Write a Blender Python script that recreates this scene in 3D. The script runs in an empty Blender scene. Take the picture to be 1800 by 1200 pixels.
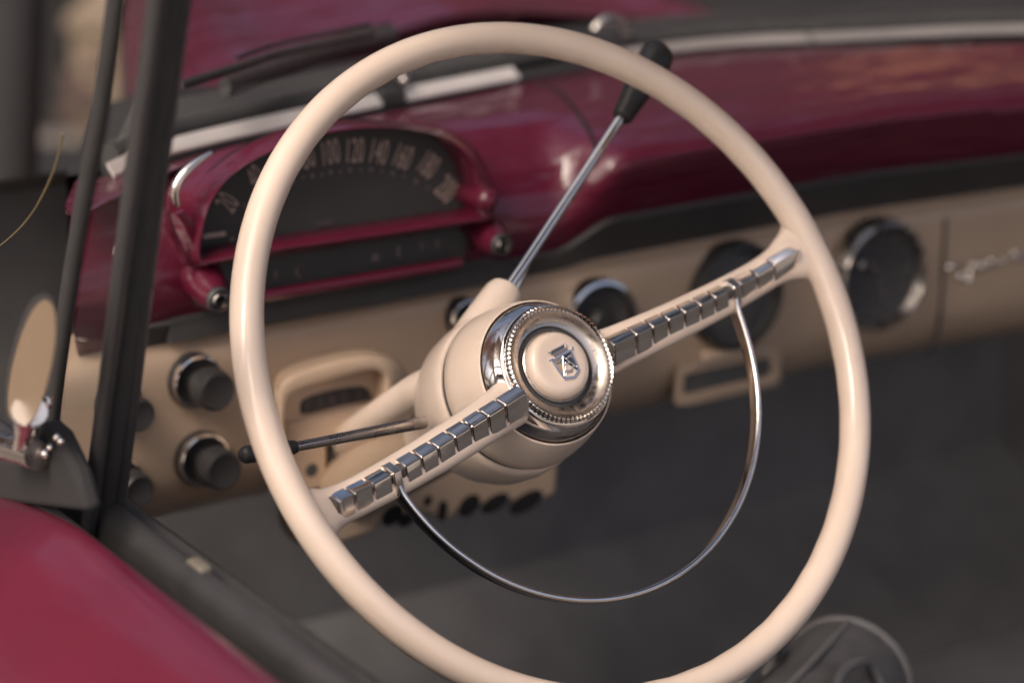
import bpy, bmesh, math, random
from mathutils import Vector, Matrix
random.seed(7)
D = bpy.data
scene = bpy.context.scene
COL = scene.collection
rad = math.radians

# ------------------------------------------------------------------ camera
# car axes: X to the passenger side, Y to the bonnet, Z up; the steering wheel's centre is the local origin, 1 m above the street
Z0 = Vector((0, 0, 1.0))
TILT, YAW, PITCH = 0.56841841, 0.58309117, 0.31183179
CAM = Vector((-0.81796726, -1.17459609, 0.47195978))
FPX = 4250.0
VIEW = Vector((math.sin(YAW) * math.cos(PITCH), math.cos(YAW) * math.cos(PITCH), -math.sin(PITCH)))
RIGHT = Vector((math.cos(YAW), -math.sin(YAW), 0))
UP = RIGHT.cross(VIEW)
cd = D.cameras.new('camera'); cam = D.objects.new('camera', cd); COL.objects.link(cam)
cam.matrix_world = Matrix.Translation(CAM + Z0) @ Matrix((RIGHT, UP, -VIEW)).transposed().to_4x4()
cd.sensor_fit = 'HORIZONTAL'; cd.sensor_width = 36; cd.lens = 85
cd.clip_start = .02; cd.clip_end = 300
cd.dof.use_dof = True
cd.dof.focus_distance = 1.475
cd.dof.aperture_fstop = 3.4
scene.camera = cam

# ------------------------------------------------------------------ light
SUN_EL, SUN_AZ = rad(46), rad(246)          # azimuth clockwise from +Y (the bonnet); soft light from high behind the driver's side
w = D.worlds.new('World'); scene.world = w; w.use_nodes = True
nt = w.node_tree; nt.nodes.clear()
sky = nt.nodes.new('ShaderNodeTexSky'); sky.sky_type = 'NISHITA'; sky.sun_disc = False
sky.sun_elevation = SUN_EL; sky.sun_rotation = SUN_AZ
sky.air_density = 0.6; sky.dust_density = 8.0; sky.ozone_density = 0.3
bg = nt.nodes.new('ShaderNodeBackground'); bg.inputs['Strength'].default_value = .15
wo = nt.nodes.new('ShaderNodeOutputWorld')
nt.links.new(sky.outputs[0], bg.inputs[0]); nt.links.new(bg.outputs[0], wo.inputs[0])
sl = D.lights.new('sun', 'SUN'); sl.energy = .55; sl.angle = rad(24); sl.color = (1, .9, .78)
so = D.objects.new('sun', sl); COL.objects.link(so)
sdir = Vector((math.sin(SUN_AZ) * math.cos(SUN_EL), math.cos(SUN_AZ) * math.cos(SUN_EL), math.sin(SUN_EL)))
so.rotation_euler = sdir.to_track_quat('Z', 'Y').to_euler(); so.location = (0, 0, 6)
vs = scene.view_settings
vs.view_transform = 'Standard'; vs.look = 'None'; vs.gamma = 1; vs.exposure = 0.66
try: vs.use_curve_mapping = False
except Exception: pass
scene.cycles.max_bounces = 8; scene.cycles.transparent_max_bounces = 12
scene.cycles.use_denoising = True
scene.cycles.sample_clamp_indirect = 6

# ------------------------------------------------------------------ materials
def mat(name, base, rough=.5, metal=0., coat=0., coat_rough=.08, var=.0, vscale=30., rvar=0., rscale=60., bump=0., bscale=400., spec=.5, base2=None):
    m = D.materials.new(name); m.use_nodes = True
    n = m.node_tree.nodes; l = m.node_tree.links
    p = n['Principled BSDF']
    p.inputs['Base Color'].default_value = (*base, 1)
    p.inputs['Roughness'].default_value = rough
    p.inputs['Metallic'].default_value = metal
    p.inputs['Specular IOR Level'].default_value = spec
    p.inputs['Coat Weight'].default_value = coat
    p.inputs['Coat Roughness'].default_value = coat_rough
    tc = n.new('ShaderNodeTexCoord')
    if var or base2:
        t = n.new('ShaderNodeTexNoise'); t.inputs['Scale'].default_value = vscale; t.inputs['Detail'].default_value = 6
        l.new(tc.outputs['Object'], t.inputs['Vector'])
        r = n.new('ShaderNodeValToRGB')
        b2 = base2 or tuple(c * (1 - var) for c in base)
        r.color_ramp.elements[0].color = (*b2, 1); r.color_ramp.elements[1].color = (*[min(1, c * (1 + var * .5)) for c in base], 1)
        r.color_ramp.elements[0].position = .3; r.color_ramp.elements[1].position = .7
        l.new(t.outputs['Fac'], r.inputs[0]); l.new(r.outputs[0], p.inputs['Base Color'])
    if rvar:
        t = n.new('ShaderNodeTexNoise'); t.inputs['Scale'].default_value = rscale; t.inputs['Detail'].default_value = 8
        l.new(tc.outputs['Object'], t.inputs['Vector'])
        mr = n.new('ShaderNodeMapRange'); mr.inputs['From Min'].default_value = .35; mr.inputs['From Max'].default_value = .7
        mr.inputs['To Min'].default_value = max(.01, rough - rvar * .4); mr.inputs['To Max'].default_value = rough + rvar
        l.new(t.outputs['Fac'], mr.inputs['Value']); l.new(mr.outputs[0], p.inputs['Roughness'])
    if bump:
        t = n.new('ShaderNodeTexNoise'); t.inputs['Scale'].default_value = bscale; t.inputs['Detail'].default_value = 4
        l.new(tc.outputs['Object'], t.inputs['Vector'])
        b = n.new('ShaderNodeBump'); b.inputs['Strength'].default_value = bump; b.inputs['Distance'].default_value = .002
        l.new(t.outputs['Fac'], b.inputs['Height']); l.new(b.outputs[0], p.inputs['Normal'])
    return m

M = {}
M['ivory'] = mat('ivory_plastic', (.74, .60, .495), .36, coat=.6, coat_rough=.10, var=.09, vscale=11, rvar=.12, rscale=25, bump=.02, bscale=90)
M['cream'] = mat('cream_paint', (.41, .300, .215), .42, coat=.2, coat_rough=.2, var=.07, vscale=9, rvar=.1, bump=.02, bscale=160)
M['housing'] = mat('housing_paint', (.54, .40, .29), .45, coat=.15, coat_rough=.25, var=.08, vscale=12, bump=.02, bscale=160)
M['red'] = mat('red_paint', (.095, .006, .023), .42, coat=.85, coat_rough=.04, var=.15, vscale=6, rvar=.1, spec=.3)
M['red_door'] = mat('door_paint', (.125, .009, .030), .42, coat=.8, coat_rough=.14, var=.2, vscale=7)
M['chrome'] = mat('chrome', (.84, .79, .75), .055, metal=1, rvar=.14, rscale=55, bump=.012, bscale=120)
M['bright'] = mat('trim_bright_reflection', (.92, .84, .79), .42, metal=.55, rvar=.1, rscale=40)  # pale colour carries the moulding's bright sky reflection
M['dull_chrome'] = mat('dull_chrome', (.50, .46, .43), .24, metal=1, rvar=.25, rscale=80, bump=.03, bscale=200)
M['black'] = mat('black_plastic', (.030, .029, .030), .34, rvar=.1, spec=.3)
M['groove'] = mat('groove_black', (.065, .062, .062), .7)
M['hole'] = mat('hole_black', (.02, .019, .019), .9, spec=.1)
M['rubber'] = mat('rubber', (.045, .0435, .044), .6, var=.15, vscale=40, rvar=.15, spec=.3)
M['interior'] = mat('interior_dark', (.085, .083, .084), .95, var=.12, vscale=25, spec=.2)
M['shade_roof'] = mat('shade_roof', (.10, .09, .085), .9, var=.1, vscale=40)
M['carpet'] = mat('carpet_dark', (.05, .048, .049), .95, var=.2, vscale=60, spec=.1, bump=.3, bscale=500)
M['firewall'] = mat('firewall_mat', (.175, .171, .173), .95, var=.15, vscale=18, spec=.1, bump=.2, bscale=300)
M['clip_tan'] = mat('clip_tan', (.16, .14, .11), .5)
M['trim_dim_reflection'] = mat('trim_dim_reflection', (.34, .30, .29), .4, metal=.3, rvar=.1, rscale=30, var=.12, vscale=25)  # darker copy for the same moulding's dim reflection
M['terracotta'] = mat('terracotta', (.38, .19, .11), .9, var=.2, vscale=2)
M['cowl'] = mat('cowl_dark', (.035, .034, .036), .9, var=.15, vscale=20, spec=.02)
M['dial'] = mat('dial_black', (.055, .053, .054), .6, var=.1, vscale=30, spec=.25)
M['digit'] = mat('dial_print', (.42, .32, .28), .7)
M['digit_dim'] = mat('dial_print_dim', (.14, .11, .11), .7)
M['frame'] = mat('frame_metal', (.060, .058, .060), .45, metal=.3, rvar=.15, rscale=40, var=.1)
M['mirror'] = mat('mirror_tan_reflection', (.25, .18, .12), .5, metal=.0, var=.08, vscale=10)  # what the glass reflects is painted as a flat tan colour
M['bag'] = mat('bag_leather', (.085, .083, .084), .5, var=.2, vscale=60, bump=.15, bscale=250)
M['bag_trim'] = mat('bag_trim', (.13, .126, .127), .5, var=.2, vscale=50)
M['enamel_dark'] = mat('enamel_dark', (.03, .035, .05), .18, coat=.6)
M['enamel_tan'] = mat('enamel_tan', (.42, .32, .22), .3, coat=.4, var=.15, vscale=300)
M['dish'] = mat('dish_chrome', (.62, .55, .49), .26, metal=1, rvar=.2, rscale=130, bump=.02, bscale=300)
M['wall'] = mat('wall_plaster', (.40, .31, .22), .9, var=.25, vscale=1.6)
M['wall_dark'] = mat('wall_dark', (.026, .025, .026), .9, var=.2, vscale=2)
M['shade'] = mat('window_shade', (.16, .11, .09), .7)
M['asphalt'] = mat('pavement', (.30, .27, .24), .9, var=.2, vscale=8)
M['van'] = mat('van_paint', (.075, .082, .068), .5, var=.1, vscale=3)
M['amber'] = mat('amber_edge', (.17, .135, .065), .5)
M['bark'] = mat('bark', (.07, .05, .04), .9, var=.3, vscale=20)
M['leaf_warm'] = mat('leaf_warm', (.42, .19, .055), .6, var=.6, vscale=3)
M['leaf_green'] = mat('leaf_green', (.06, .075, .03), .6, var=.4, vscale=3)
def wave(m, scale, strength, dist):
    nn, ll = m.node_tree.nodes, m.node_tree.links
    tc = nn.new('ShaderNodeTexCoord'); mp = nn.new('ShaderNodeMapping'); mp.inputs['Scale'].default_value = scale
    t = nn.new('ShaderNodeTexNoise'); t.inputs['Scale'].default_value = 1; t.inputs['Detail'].default_value = 2
    b = nn.new('ShaderNodeBump'); b.inputs['Strength'].default_value = strength; b.inputs['Distance'].default_value = dist
    ll.new(tc.outputs['Object'], mp.inputs[0]); ll.new(mp.outputs[0], t.inputs['Vector']); ll.new(t.outputs['Fac'], b.inputs['Height'])
    ll.new(b.outputs[0], nn['Principled BSDF'].inputs['Normal']); ll.new(b.outputs[0], nn['Principled BSDF'].inputs['Coat Normal'])
wave(M['red'], (7, 34, 34), .5, .010)
wave(M['red_door'], (22, 7, 22), .4, .012)
g = D.materials.new('glass'); g.use_nodes = True
n = g.node_tree.nodes; l = g.node_tree.links; n.clear()
o_ = n.new('ShaderNodeOutputMaterial'); mx = n.new('ShaderNodeMixShader'); tr = n.new('ShaderNodeBsdfTransparent'); gl = n.new('ShaderNodeBsdfGlossy'); fr = n.new('ShaderNodeLayerWeight'); fp = n.new('ShaderNodeMath'); fp.operation = 'POWER'; fa = n.new('ShaderNodeMath'); fa.operation = 'MULTIPLY_ADD'
tr.inputs[0].default_value = (.93, .95, .94, 1); gl.inputs['Roughness'].default_value = .02; fp.inputs[1].default_value = 5; fa.inputs[1].default_value = .6; fa.inputs[2].default_value = .03
l.new(fr.outputs['Facing'], fp.inputs[0]); l.new(fp.outputs[0], fa.inputs[0]); l.new(fa.outputs[0], mx.inputs[0]); l.new(tr.outputs[0], mx.inputs[1]); l.new(gl.outputs[0], mx.inputs[2]); l.new(mx.outputs[0], o_.inputs[0])
M['glass'] = g

# ------------------------------------------------------------------ scene tree helpers
def base_of(o):
    v = Vector((0, 0, 0))
    while o:
        v += o.location; o = o.parent
    return v
def thing(name, label, cat, base=(0, 0, 0), group=None, kind=None, parent=None):
    # an Empty at the base of a thing; with a parent it is a part made of several sub-parts
    o = D.objects.new(name, None); COL.objects.link(o)
    o.location = Vector(base) + Z0; o.empty_display_size = .02
    if label: o['label'] = label
    if parent:
        o.parent = parent; o.location -= base_of(parent); return o
    o['category'] = cat
    if group: o['group'] = group
    if kind: o['kind'] = kind
    return o
def add(name, bm, m, parent=None, label=None, smooth=True, angle=40, bevel=0):
    me = D.meshes.new(name)
    if smooth:
        for f in bm.faces: f.smooth = True
    bmesh.ops.recalc_face_normals(bm, faces=bm.faces)
    off = Z0 - (base_of(parent) if parent else Vector())
    if not parent:
        lo = [min(v.co[i] for v in bm.verts) for i in range(3)]; hi = [max(v.co[i] for v in bm.verts) for i in range(3)]
        base = Vector(((lo[0] + hi[0]) / 2, (lo[1] + hi[1]) / 2, lo[2])); off = -base
    bmesh.ops.translate(bm, verts=bm.verts, vec=off)
    bm.to_mesh(me); bm.free()
    o = D.objects.new(name, me); COL.objects.link(o); me.materials.append(M[m] if isinstance(m, str) else m)
    if parent: o.parent = parent
    else: o.location = base + Z0
    if smooth and angle:
        try: me.set_sharp_from_angle(angle=rad(angle))
        except Exception: pass
    if bevel:
        b = o.modifiers.new('bevel', 'BEVEL'); b.width = bevel; b.segments = 2; b.limit_method = 'ANGLE'; b.angle_limit = rad(35)
    if label: o['label'] = label
    return o
def tag(o, label, cat, group=None, kind=None):
    o['label'] = label; o['category'] = cat
    if group: o['group'] = group
    if kind: o['kind'] = kind
    return o

# ------------------------------------------------------------------ measuring helpers: where a sight line of the photograph meets a real surface
def ray(x, y): return VIEW + RIGHT * ((x - 900) / FPX) - UP * ((y - 600) / FPX)
def hit(x, y, ax, val):
    d = ray(x, y); return CAM + d * ((val - CAM[ax]) / d[ax])
def atY(x, y, Y): return hit(x, y, 1, Y)
def atX(x, y, X): return hit(x, y, 0, X)
NRM = Vector((0, -math.cos(TILT), math.sin(TILT)))
RHO = rad(13.75)
_ex, _ey = Vector((1, 0, 0)), Vector((0, math.sin(TILT), math.cos(TILT)))
E1 = _ex * math.cos(RHO) + _ey * math.sin(RHO); E2 = -_ex * math.sin(RHO) + _ey * math.cos(RHO)
def W(u, v, h): return E1 * u + E2 * v + NRM * h            # wheel frame: along the spokes, across them, towards the driver
def wp(x, y, h):
    d = ray(x, y); return CAM + d * ((h - CAM.dot(NRM)) / d.dot(NRM))
def wuv(x, y, h):
    p = wp(x, y, h); return p.dot(E1), p.dot(E2)

# ------------------------------------------------------------------ shape helpers
def B(): return bmesh.new()
def grid(bm, rows, close_u=False, close_v=False, cap=False):
    vs = [[bm.verts.new(p) for p in r] for r in rows]
    nr, nc = len(vs), len(vs[0])
    for i in range(nr if close_v else nr - 1):
        for j in range(nc if close_u else nc - 1):
            a, b, c, d = vs[i][j], vs[i][(j + 1) % nc], vs[(i + 1) % nr][(j + 1) % nc], vs[(i + 1) % nr][j]
            try: bm.faces.new((a, b, c, d))
            except ValueError: pass
    if cap and close_u:
        for r in (vs[0], vs[-1]):
            try: bm.faces.new(r)
            except ValueError: pass
    return vs
def spline(pts, n=8, closed=False):
    pts = [Vector(p) for p in pts]; N = len(pts); out = []
    segs = N if closed else N - 1
    for i in range(segs):
        if closed: p0, p1, p2, p3 = pts[i - 1], pts[i], pts[(i + 1) % N], pts[(i + 2) % N]
        else: p0, p1, p2, p3 = pts[max(i - 1, 0)], pts[i], pts[i + 1], pts[min(i + 2, N - 1)]
        for k in range(n):
            t = k / n
            out.append(.5 * ((2 * p1) + (-p0 + p2) * t + (2 * p0 - 5 * p1 + 4 * p2 - p3) * t * t + (-p0 + 3 * p1 - 3 * p2 + p3) * t ** 3))
    if not closed: out.append(pts[-1])
    return out
def tube(bm, pts, r, seg=16, ref=None, cap=True, closed=False, sq=None):
    pts = [Vector(p) for p in pts]; N = len(pts); rows = []
    ref = Vector(ref or (0.13, 0.21, .97)).normalized()
    for i, p in enumerate(pts):
        t = (pts[(i + 1) % N] - pts[i - 1]) if closed else (pts[min(i + 1, N - 1)] - pts[max(i - 1, 0)])
        t.normalize(); a = ref - t * ref.dot(t)
        if a.length < 1e-4: a = Vector((1, 0, 0)) - t * t.x
        a.normalize(); b = t.cross(a)
        rr = r[i] if isinstance(r, (list, tuple)) else r
        ra, rb = (rr * sq[0], rr * sq[1]) if sq else (rr, rr)
        rows.append([p + a * (ra * math.cos(q)) + b * (rb * math.sin(q)) for q in [2 * math.pi * k / seg for k in range(seg)]])
    grid(bm, rows, close_u=True, close_v=closed, cap=cap and not closed)
def lathe(bm, org, ax, prof, seg=64, ref=(1, 0, 0)):
    ax = Vector(ax).normalized(); a = Vector(ref) - ax * Vector(ref).dot(ax); a.normalize(); b = ax.cross(a); org = Vector(org)
    rows = []
    for r, h in prof:
        r = max(r, 1e-5)
        rows.append([org + ax * h + a * (r * math.cos(q)) + b * (r * math.sin(q)) for q in [2 * math.pi * k / seg for k in range(seg)]])
    grid(bm, rows, close_u=True)
    bmesh.ops.remove_doubles(bm, verts=bm.verts, dist=3e-5)
def box(bm, c, ax, half):
    c = Vector(c); ax = [Vector(a).normalized() * h for a, h in zip(ax, half)]
    v = [bm.verts.new(c + ax[0] * i + ax[1] * j + ax[2] * k) for i in (-1, 1) for j in (-1, 1) for k in (-1, 1)]
    for f in ((0, 1, 3, 2), (4, 6, 7, 5), (0, 4, 5, 1), (2, 3, 7, 6), (0, 2, 6, 4), (1, 5, 7, 3)): bm.faces.new([v[i] for i in f])
XYZ = (Vector((1, 0, 0)), Vector((0, 1, 0)), Vector((0, 0, 1)))
def prism(bm, pts, d, d0=None):
    pts = [Vector(p) for p in pts]; d = Vector(d); d0 = Vector(d0) if d0 else Vector()
    a = [bm.verts.new(p + d0) for p in pts]; b = [bm.verts.new(p + d) for p in pts]
    N = len(pts)
    bm.faces.new(a); bm.faces.new(b[::-1])
    for i in range(N): bm.faces.new((a[i], a[(i + 1) % N], b[(i + 1) % N], b[i]))
def ball(bm, c, r, sc=(1, 1, 1), seg=16):
    m = Matrix.Translation(Vector(c)) @ Matrix.Diagonal((*[r * s for s in sc], 1))
    bmesh.ops.create_uvsphere(bm, u_segments=seg, v_segments=seg // 2, radius=1, matrix=m)

# ================================================================== STRUCTURE: street and what stands round the car
bm = B(); grid(bm, [[Vector((x, y, -1.0)) for x in (-60, 60)] for y in (-60, 60)])
tag(add('street', bm, 'asphalt', smooth=False), 'pale worn street paving under the car', 'street', kind='structure')

def interp(tab, x):
    if x <= tab[0][0]: return tab[0][1]
    for (a, fa), (b, fb) in zip(tab, tab[1:]):
        if x <= b: return fa + (fb - fa) * (x - a) / (b - a)
    return tab[-1][1]
# foot of the windscreen: a bowed line (X, Y), all at one height
SCREEN = [(-.30, .215), (-.235, .285), (-.156, .345), (-.079, .395), (.087, .440), (.271, .476), (.40, .492), (.50, .487), (.60, .452), (.768, .386), (.95, .25)]
_s = [Vector((x, y, 0)) for x, y in SCREEN]; _s = spline(_s, 6); SCREEN_F = [(p.x, p.y) for p in _s]
def screenY(x): return interp(SCREEN_F, x)
SZ = .070

bm = B(); box(bm, Vector((9.5, 6, 3.5)), XYZ, (.3, 8.5, 4.5)); tag(add('side_reflection_wall', bm, 'wall_dark', smooth=False), 'unseen tall dark wall added on the passenger side to darken reflections', 'wall')  # unseen wall added to darken the reflections in the red dashboard
car = thing('red_car', 'glossy red vintage car with a cream interior', 'car', (.38, 0, -1.0))
sw_ = thing('reflection_house', 'unseen terracotta house front added on the passenger side for warm reflections', 'house', (9.2, 6, -1))  # unseen front added to give the red dashboard warm reflected streaks
bm = B(); box(bm, Vector((9.12, 5.5, 3.0)), XYZ, (.06, 4.0, 2.2)); add('front', bm, 'terracotta', sw_, smooth=False)
for k in range(4):
    bm = B(); box(bm, Vector((9.04, 2.6 + 1.9 * k, 3.6)), XYZ, (.04, .45, .8)); add('window', bm, 'wall_dark', sw_, smooth=False)
# bodywork ahead of the windscreen
bonnet = thing('bonnet', 'glossy red car bonnet seen through the windscreen', None, (.38, 1.0, .0), parent=car)
bm = B(); rows = []
for j in range(17):
    t = j / 16; y = .70 + t * .62
    xl = .0 + .31 * t; xr = .78 - .31 * t; row = []
    for k in range(45):
        q = -1 + 2 * k / 44; x = (xl + xr) / 2 + q * (xr - xl) / 2
        z = .050 + .045 * math.sin(min(1, t * 1.3) * 1.3) - .07 * t ** 3 - .03 * abs(q) ** 3 + .018 * math.exp(-(q / .3) ** 2) + .008 * math.exp(-((abs(q) - .68) / .10) ** 2)
        row.append(Vector((x, y - .10 * q * q * (1 - t) + .03, z)))
    row = [row[0] + Vector((-.004, 0, -.24)), row[0] + Vector((-.004, 0, -.012))] + row + [row[-1] + Vector((.004, 0, -.012)), row[-1] + Vector((.004, 0, -.24))]
    rows.append(row)
grid(bm, rows); add('bonnet_panel', bm, 'red', bonnet)
bm = B(); rows = []
for k in range(41):
    x = -.135 + 1.58 * k / 40; y0 = screenY(x) + .012; y1 = min(.725 - .16 * ((x - .38) / .75) ** 2 if x < .42 else .725 + 1.1 * (x - .42), max(.46, .70 + (x + .0) * 1.8)); y1 = max(y1, y0 + .06)
    prof = [(y0, .050), (y0 + .03, .058), ((y0 * .6 + y1 * .4), .050), ((y0 * .3 + y1 * .7), .046), (y1, .040), (y1 + .004, -.02)]
    rows.append([Vector((x, a, b)) for a, b in prof])
grid(bm, rows); add('cowl', bm, 'cowl', bonnet)

# unseen roof added to shade the cabin, cut short so chrome reflects sky
rf = thing('roof', 'unseen dark car roof added to shade the cabin', None, (.38, -.5, .5), parent=car)
bm = B(); rows = []
for k in range(17):
    q = -1 + 2 * k / 16; x = .40 + .64 * q; z = .56 - .05 * q * q
    rows.append([Vector((x, y, z + dz)) for y, dz in ((-.42, -.01), (-.40, -.012), (-.3, 0), (.02, -.02), (.09, -.05), (.09, -.02), (.02, .012), (-.3, .03), (-.40, .026), (-.42, .02))])
grid(bm, rows, close_u=True, cap=True); add('roof_panel', bm, 'shade_roof', rf)

screen = thing('windscreen', 'curved wraparound windscreen glass above the dashboard', None, (.38, .47, .05), parent=car)
bm = B(); rows = []
for k in range(49):
    x = -.140 + 1.055 * k / 48; y = screenY(x)
    rows.append([Vector((x, y + .010 - .42 * t * (1 if True else 0), SZ + .005 + .42 * t)) for t in (0, .25, .5, .75, 1)])
grid(bm, rows); add('pane', bm, 'glass', screen)
bm = B(); pts = [Vector((x, screenY(x) + .013, SZ + .004)) for x in [-.140 + 1.055 * k / 60 for k in range(61)]]
tube(bm, pts, .0085, 10); add('gasket', bm, 'rubber', screen)

# ================================================================== DASHBOARD
dash = thing('dashboard', 'two tone dashboard, glossy red top over a recessed cream panel', 'dashboard', (.35, .32, -.19))
def section(x):
    ys = screenY(x) - .012
    def S(y):                                                             # 0: shoulder by the instruments, 1: plain right-hand part
        q = min(1, max(0, (x - .188 - (y - .27) * .28) / .04)); return q * q * (3 - 2 * q)
    e = max(0, (x - .50)) * .16
    L = [(ys, .060), (min(ys - .03, .40), .064), (.355, .063), (.325, .050), (.300, .022), (.292, -.008), (.300, -.034), (.318, -.056)]
    Rr = [(ys, .062), (min(ys - .03, .42) , .066), (.345, .062), (.285, .053), (.262, .044), (.262, .030), (.284, -.012), (.318, -.050)]
    out = []
    for i, (a, b) in enumerate(zip(L, Rr)):
        s = S(a[0] * .5 + b[0] * .5); out.append((a[0] * (1 - s) + b[0] * s - (e if 2 < i < 7 else e * .6), a[1] * (1 - s) + b[1] * s))
    return out
bm = B(); rows = []
for k in range(121):
    x = -.212 + 1.10 * k / 120
    rows.append([Vector((max(p.x, -.208 + (p.y - .29) * .56), p.y, p.z)) for p in spline([Vector((x, a, b)) for a, b in section(x)], 6)])
grid(bm, rows); add('upper_panel', bm, 'red', dash, 'glossy red upper panel with a rounded ridge', angle=60)
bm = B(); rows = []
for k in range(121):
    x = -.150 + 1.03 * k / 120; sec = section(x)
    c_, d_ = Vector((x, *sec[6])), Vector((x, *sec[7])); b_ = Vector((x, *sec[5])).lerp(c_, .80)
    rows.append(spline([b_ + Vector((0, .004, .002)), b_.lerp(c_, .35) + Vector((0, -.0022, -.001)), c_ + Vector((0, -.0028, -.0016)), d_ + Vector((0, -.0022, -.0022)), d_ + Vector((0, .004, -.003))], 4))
grid(bm, rows); add('lower_shade', bm, 'dial', dash, 'dark strip painting the shade under the red panel')  # dark sheet laid on in place of the shade below the red panel
# the ridge moulding along the right-hand part
bm = B(); pts = []
for k in range(41):
    x = .232 + .36 * k / 40
    q = atY(interp([(.232, 1098), (.371, 1350), (.457, 1500), (.592, 1690)], x), 0, .2)
    pts.append(Vector((x, .2605 - max(0, (x - .50)) * .16, .0405 + .0012 * math.sin(k))))
pts = [Vector((p.x, p.y, .0415)) for p in pts]
tube(bm, pts, [.0012 + .0028 * min(1, k / 20) for k in range(41)], 10); add('ridge', bm, 'red', dash)
# panel joint curving down from the windscreen
bm = B()
def on_dash(x, y):                                                      # where a sight line meets the top of the dashboard
    d = ray(x, y)
    for k in range(900):
        p = CAM + d * (1.5 + .001 * k)
        sec = spline([Vector((p.x, a_, b_)) for a_, b_ in section(p.x)], 4)
        for q0, q1 in zip(sec, sec[1:]):
            if q1.y <= p.y <= q0.y and abs(q0.y - q1.y) > 1e-5:
                z = q0.z + (q1.z - q0.z) * (p.y - q0.y) / (q1.y - q0.y)
                if p.z <= z: return Vector((p.x, p.y, z))
                break
    return CAM + d * 2
pts = spline([on_dash(x, y) + Vector((0, -.0004, .0004)) for x, y in [(950, 148), (975, 160), (1000, 182), (1022, 210), (1040, 242), (1050, 275)]], 4)
tube(bm, pts, .0016, 8); add('panel_joint', bm, 'hole', dash)
# cream lower panel
CY = .30
bm = B(); rows = []
for k in range(81):
    x = -.216 + 1.11 * k / 80
    b = max(0, x - .5) * .10
    rows.append(spline([Vector((x, a - b, c)) for a, c in ((.322, -.036), (.312, -.048), (.3005, -.062), (CY, -.10), (CY, -.138), (.305, -.160), (.320, -.180), (.350, -.196), (.42, -.206))], 5))
grid(bm, rows); add('lower_panel', bm, 'cream', dash, 'cream painted lower panel curving under at the bottom')
# vertical joint to the glove box lid
bm = B(); pts = [Vector((.592, y - .0005 - .0092, z)) for y, z in ((.300, -.062), (.2995, -.10), (.2995, -.150), (.303, -.172), (.316, -.190))]
tube(bm, spline(pts, 4), .0016, 8); add('panel_joint', bm, 'groove', dash)
# windscreen foot moulding in lengths, bright and dim sky reflections painted in
def strip_part(x0, x1, r, m, label):
    bm = B(); N = 30
    pts = [Vector((x0 + (x1 - x0) * k / N, screenY(x0 + (x1 - x0) * k / N) - .004, SZ + .000)) for k in range(N + 1)]
    rows = [[p + Vector((0, a * r, b * r)) for a, b in ((.90, .46), (.85, .10), (-.85, -.85), (-.95, -.66), (-.90, -.48), (-.78, -.36), (.78, .50))] for p in pts]; grid(bm, rows, close_u=True, cap=True); add('moulding', bm, m, dash, label)
strip_part(-.150, .124, .0068, 'bright', 'chrome moulding with a painted bright reflection in front of the driver')
strip_part(.150, .272, .0068, 'bright', 'short chrome moulding with a painted bright reflection behind the wheel rim')
strip_part(.385, .575, .0054, 'trim_dim_reflection', 'metal moulding with a painted dim reflection at the middle of the windscreen')
strip_part(.578, .93, .0054, 'trim_dim_reflection', 'metal moulding with a painted dim reflection on the passenger side')
bm = B(); p = Vector((.137, screenY(.137) - .004, SZ)); box(bm, p, XYZ, (.011, .006, .006)); add('clip', bm, 'rubber', dash, bevel=.002)
bm = B(); ball(bm, Vector((.152, screenY(.152) - .002, SZ + .010)), .0055); add('clip_screw', bm, 'dull_chrome', dash)
bm = B(); c = Vector((.384, screenY(.384) + .005, SZ + .012)); tube(bm, [c + Vector((.018 * math.sin(a), 0, .018 * math.cos(a))) for a in [rad(-60 + 150 * k / 16) for k in range(17)]], .0038, 10); add('clip_ring', bm, 'dull_chrome', dash)

# ------------------------------------------------------------------ instrument cluster
cl = thing('instrument_cluster', 'half round speedometer in a red hood with a dark warning light strip below', 'speedometer', (.0, .28, -.04))
FY = .288
inner = [(353, 453), (355, 410), (366, 371), (380, 340), (401, 312), (436, 284), (478, 260), (525, 241), (573, 230), (612, 224), (647, 222), (685, 223), (720, 228), (768, 241), (804, 264), (826, 293), (838, 320), (845, 345), (847, 368), (842, 378), (793, 386), (640, 409), (474, 433), (400, 446)]
outer = [(300, 470), (290, 400), (292, 340), (312, 318), (344, 290), (400, 262), (470, 245), (520, 231), (572, 221), (612, 215), (650, 213), (690, 214), (728, 218), (780, 226), (822, 250), (846, 280), (858, 310), (864, 340), (870, 366), (868, 392), (798, 402), (640, 424), (474, 449), (395, 464)]
ni = [atY(x, y, .262) for x, y in inner]; no = [atY(x, y, .310) for x, y in outer]
bm = B(); rows = []
c_in = [Vector((p.x, FY - .0015, p.z)) for p in ni]
for a, b, c in zip(c_in, ni, no):
    rows.append(spline([a, Vector((b.x, .268, b.z)), b.lerp(c, .16) + Vector((0, -.0085, 0)), b.lerp(c, .45) + Vector((0, -.010, 0)), b.lerp(c, .78) + Vector((0, .004, 0)), c, c + Vector((0, .03, -.014))], 4))
rows2 = []
N = len(rows)
cols = [spline([r[k] for r in rows], 4, closed=True) for k in range(len(rows[0]))]
grid(bm, [[cols[k][j] for k in range(len(cols))] for j in range(len(cols[0]))], close_v=True)
add('hood', bm, 'red', cl, 'red speedometer hood', angle=70)
# chrome arc on the hood's outer side
bm = B(); pts = spline([atY(x, y, .262) for x, y in [(311, 362), (308, 335), (318, 312), (340, 290), (372, 268)]], 6)
tube(bm, pts, [.0012 + .0026 * math.sin(math.pi * min(1, .12 + .88 * k / (len(pts) - 1))) for k in range(len(pts))], 10); add('hood_moulding', bm, 'chrome', cl)
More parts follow.
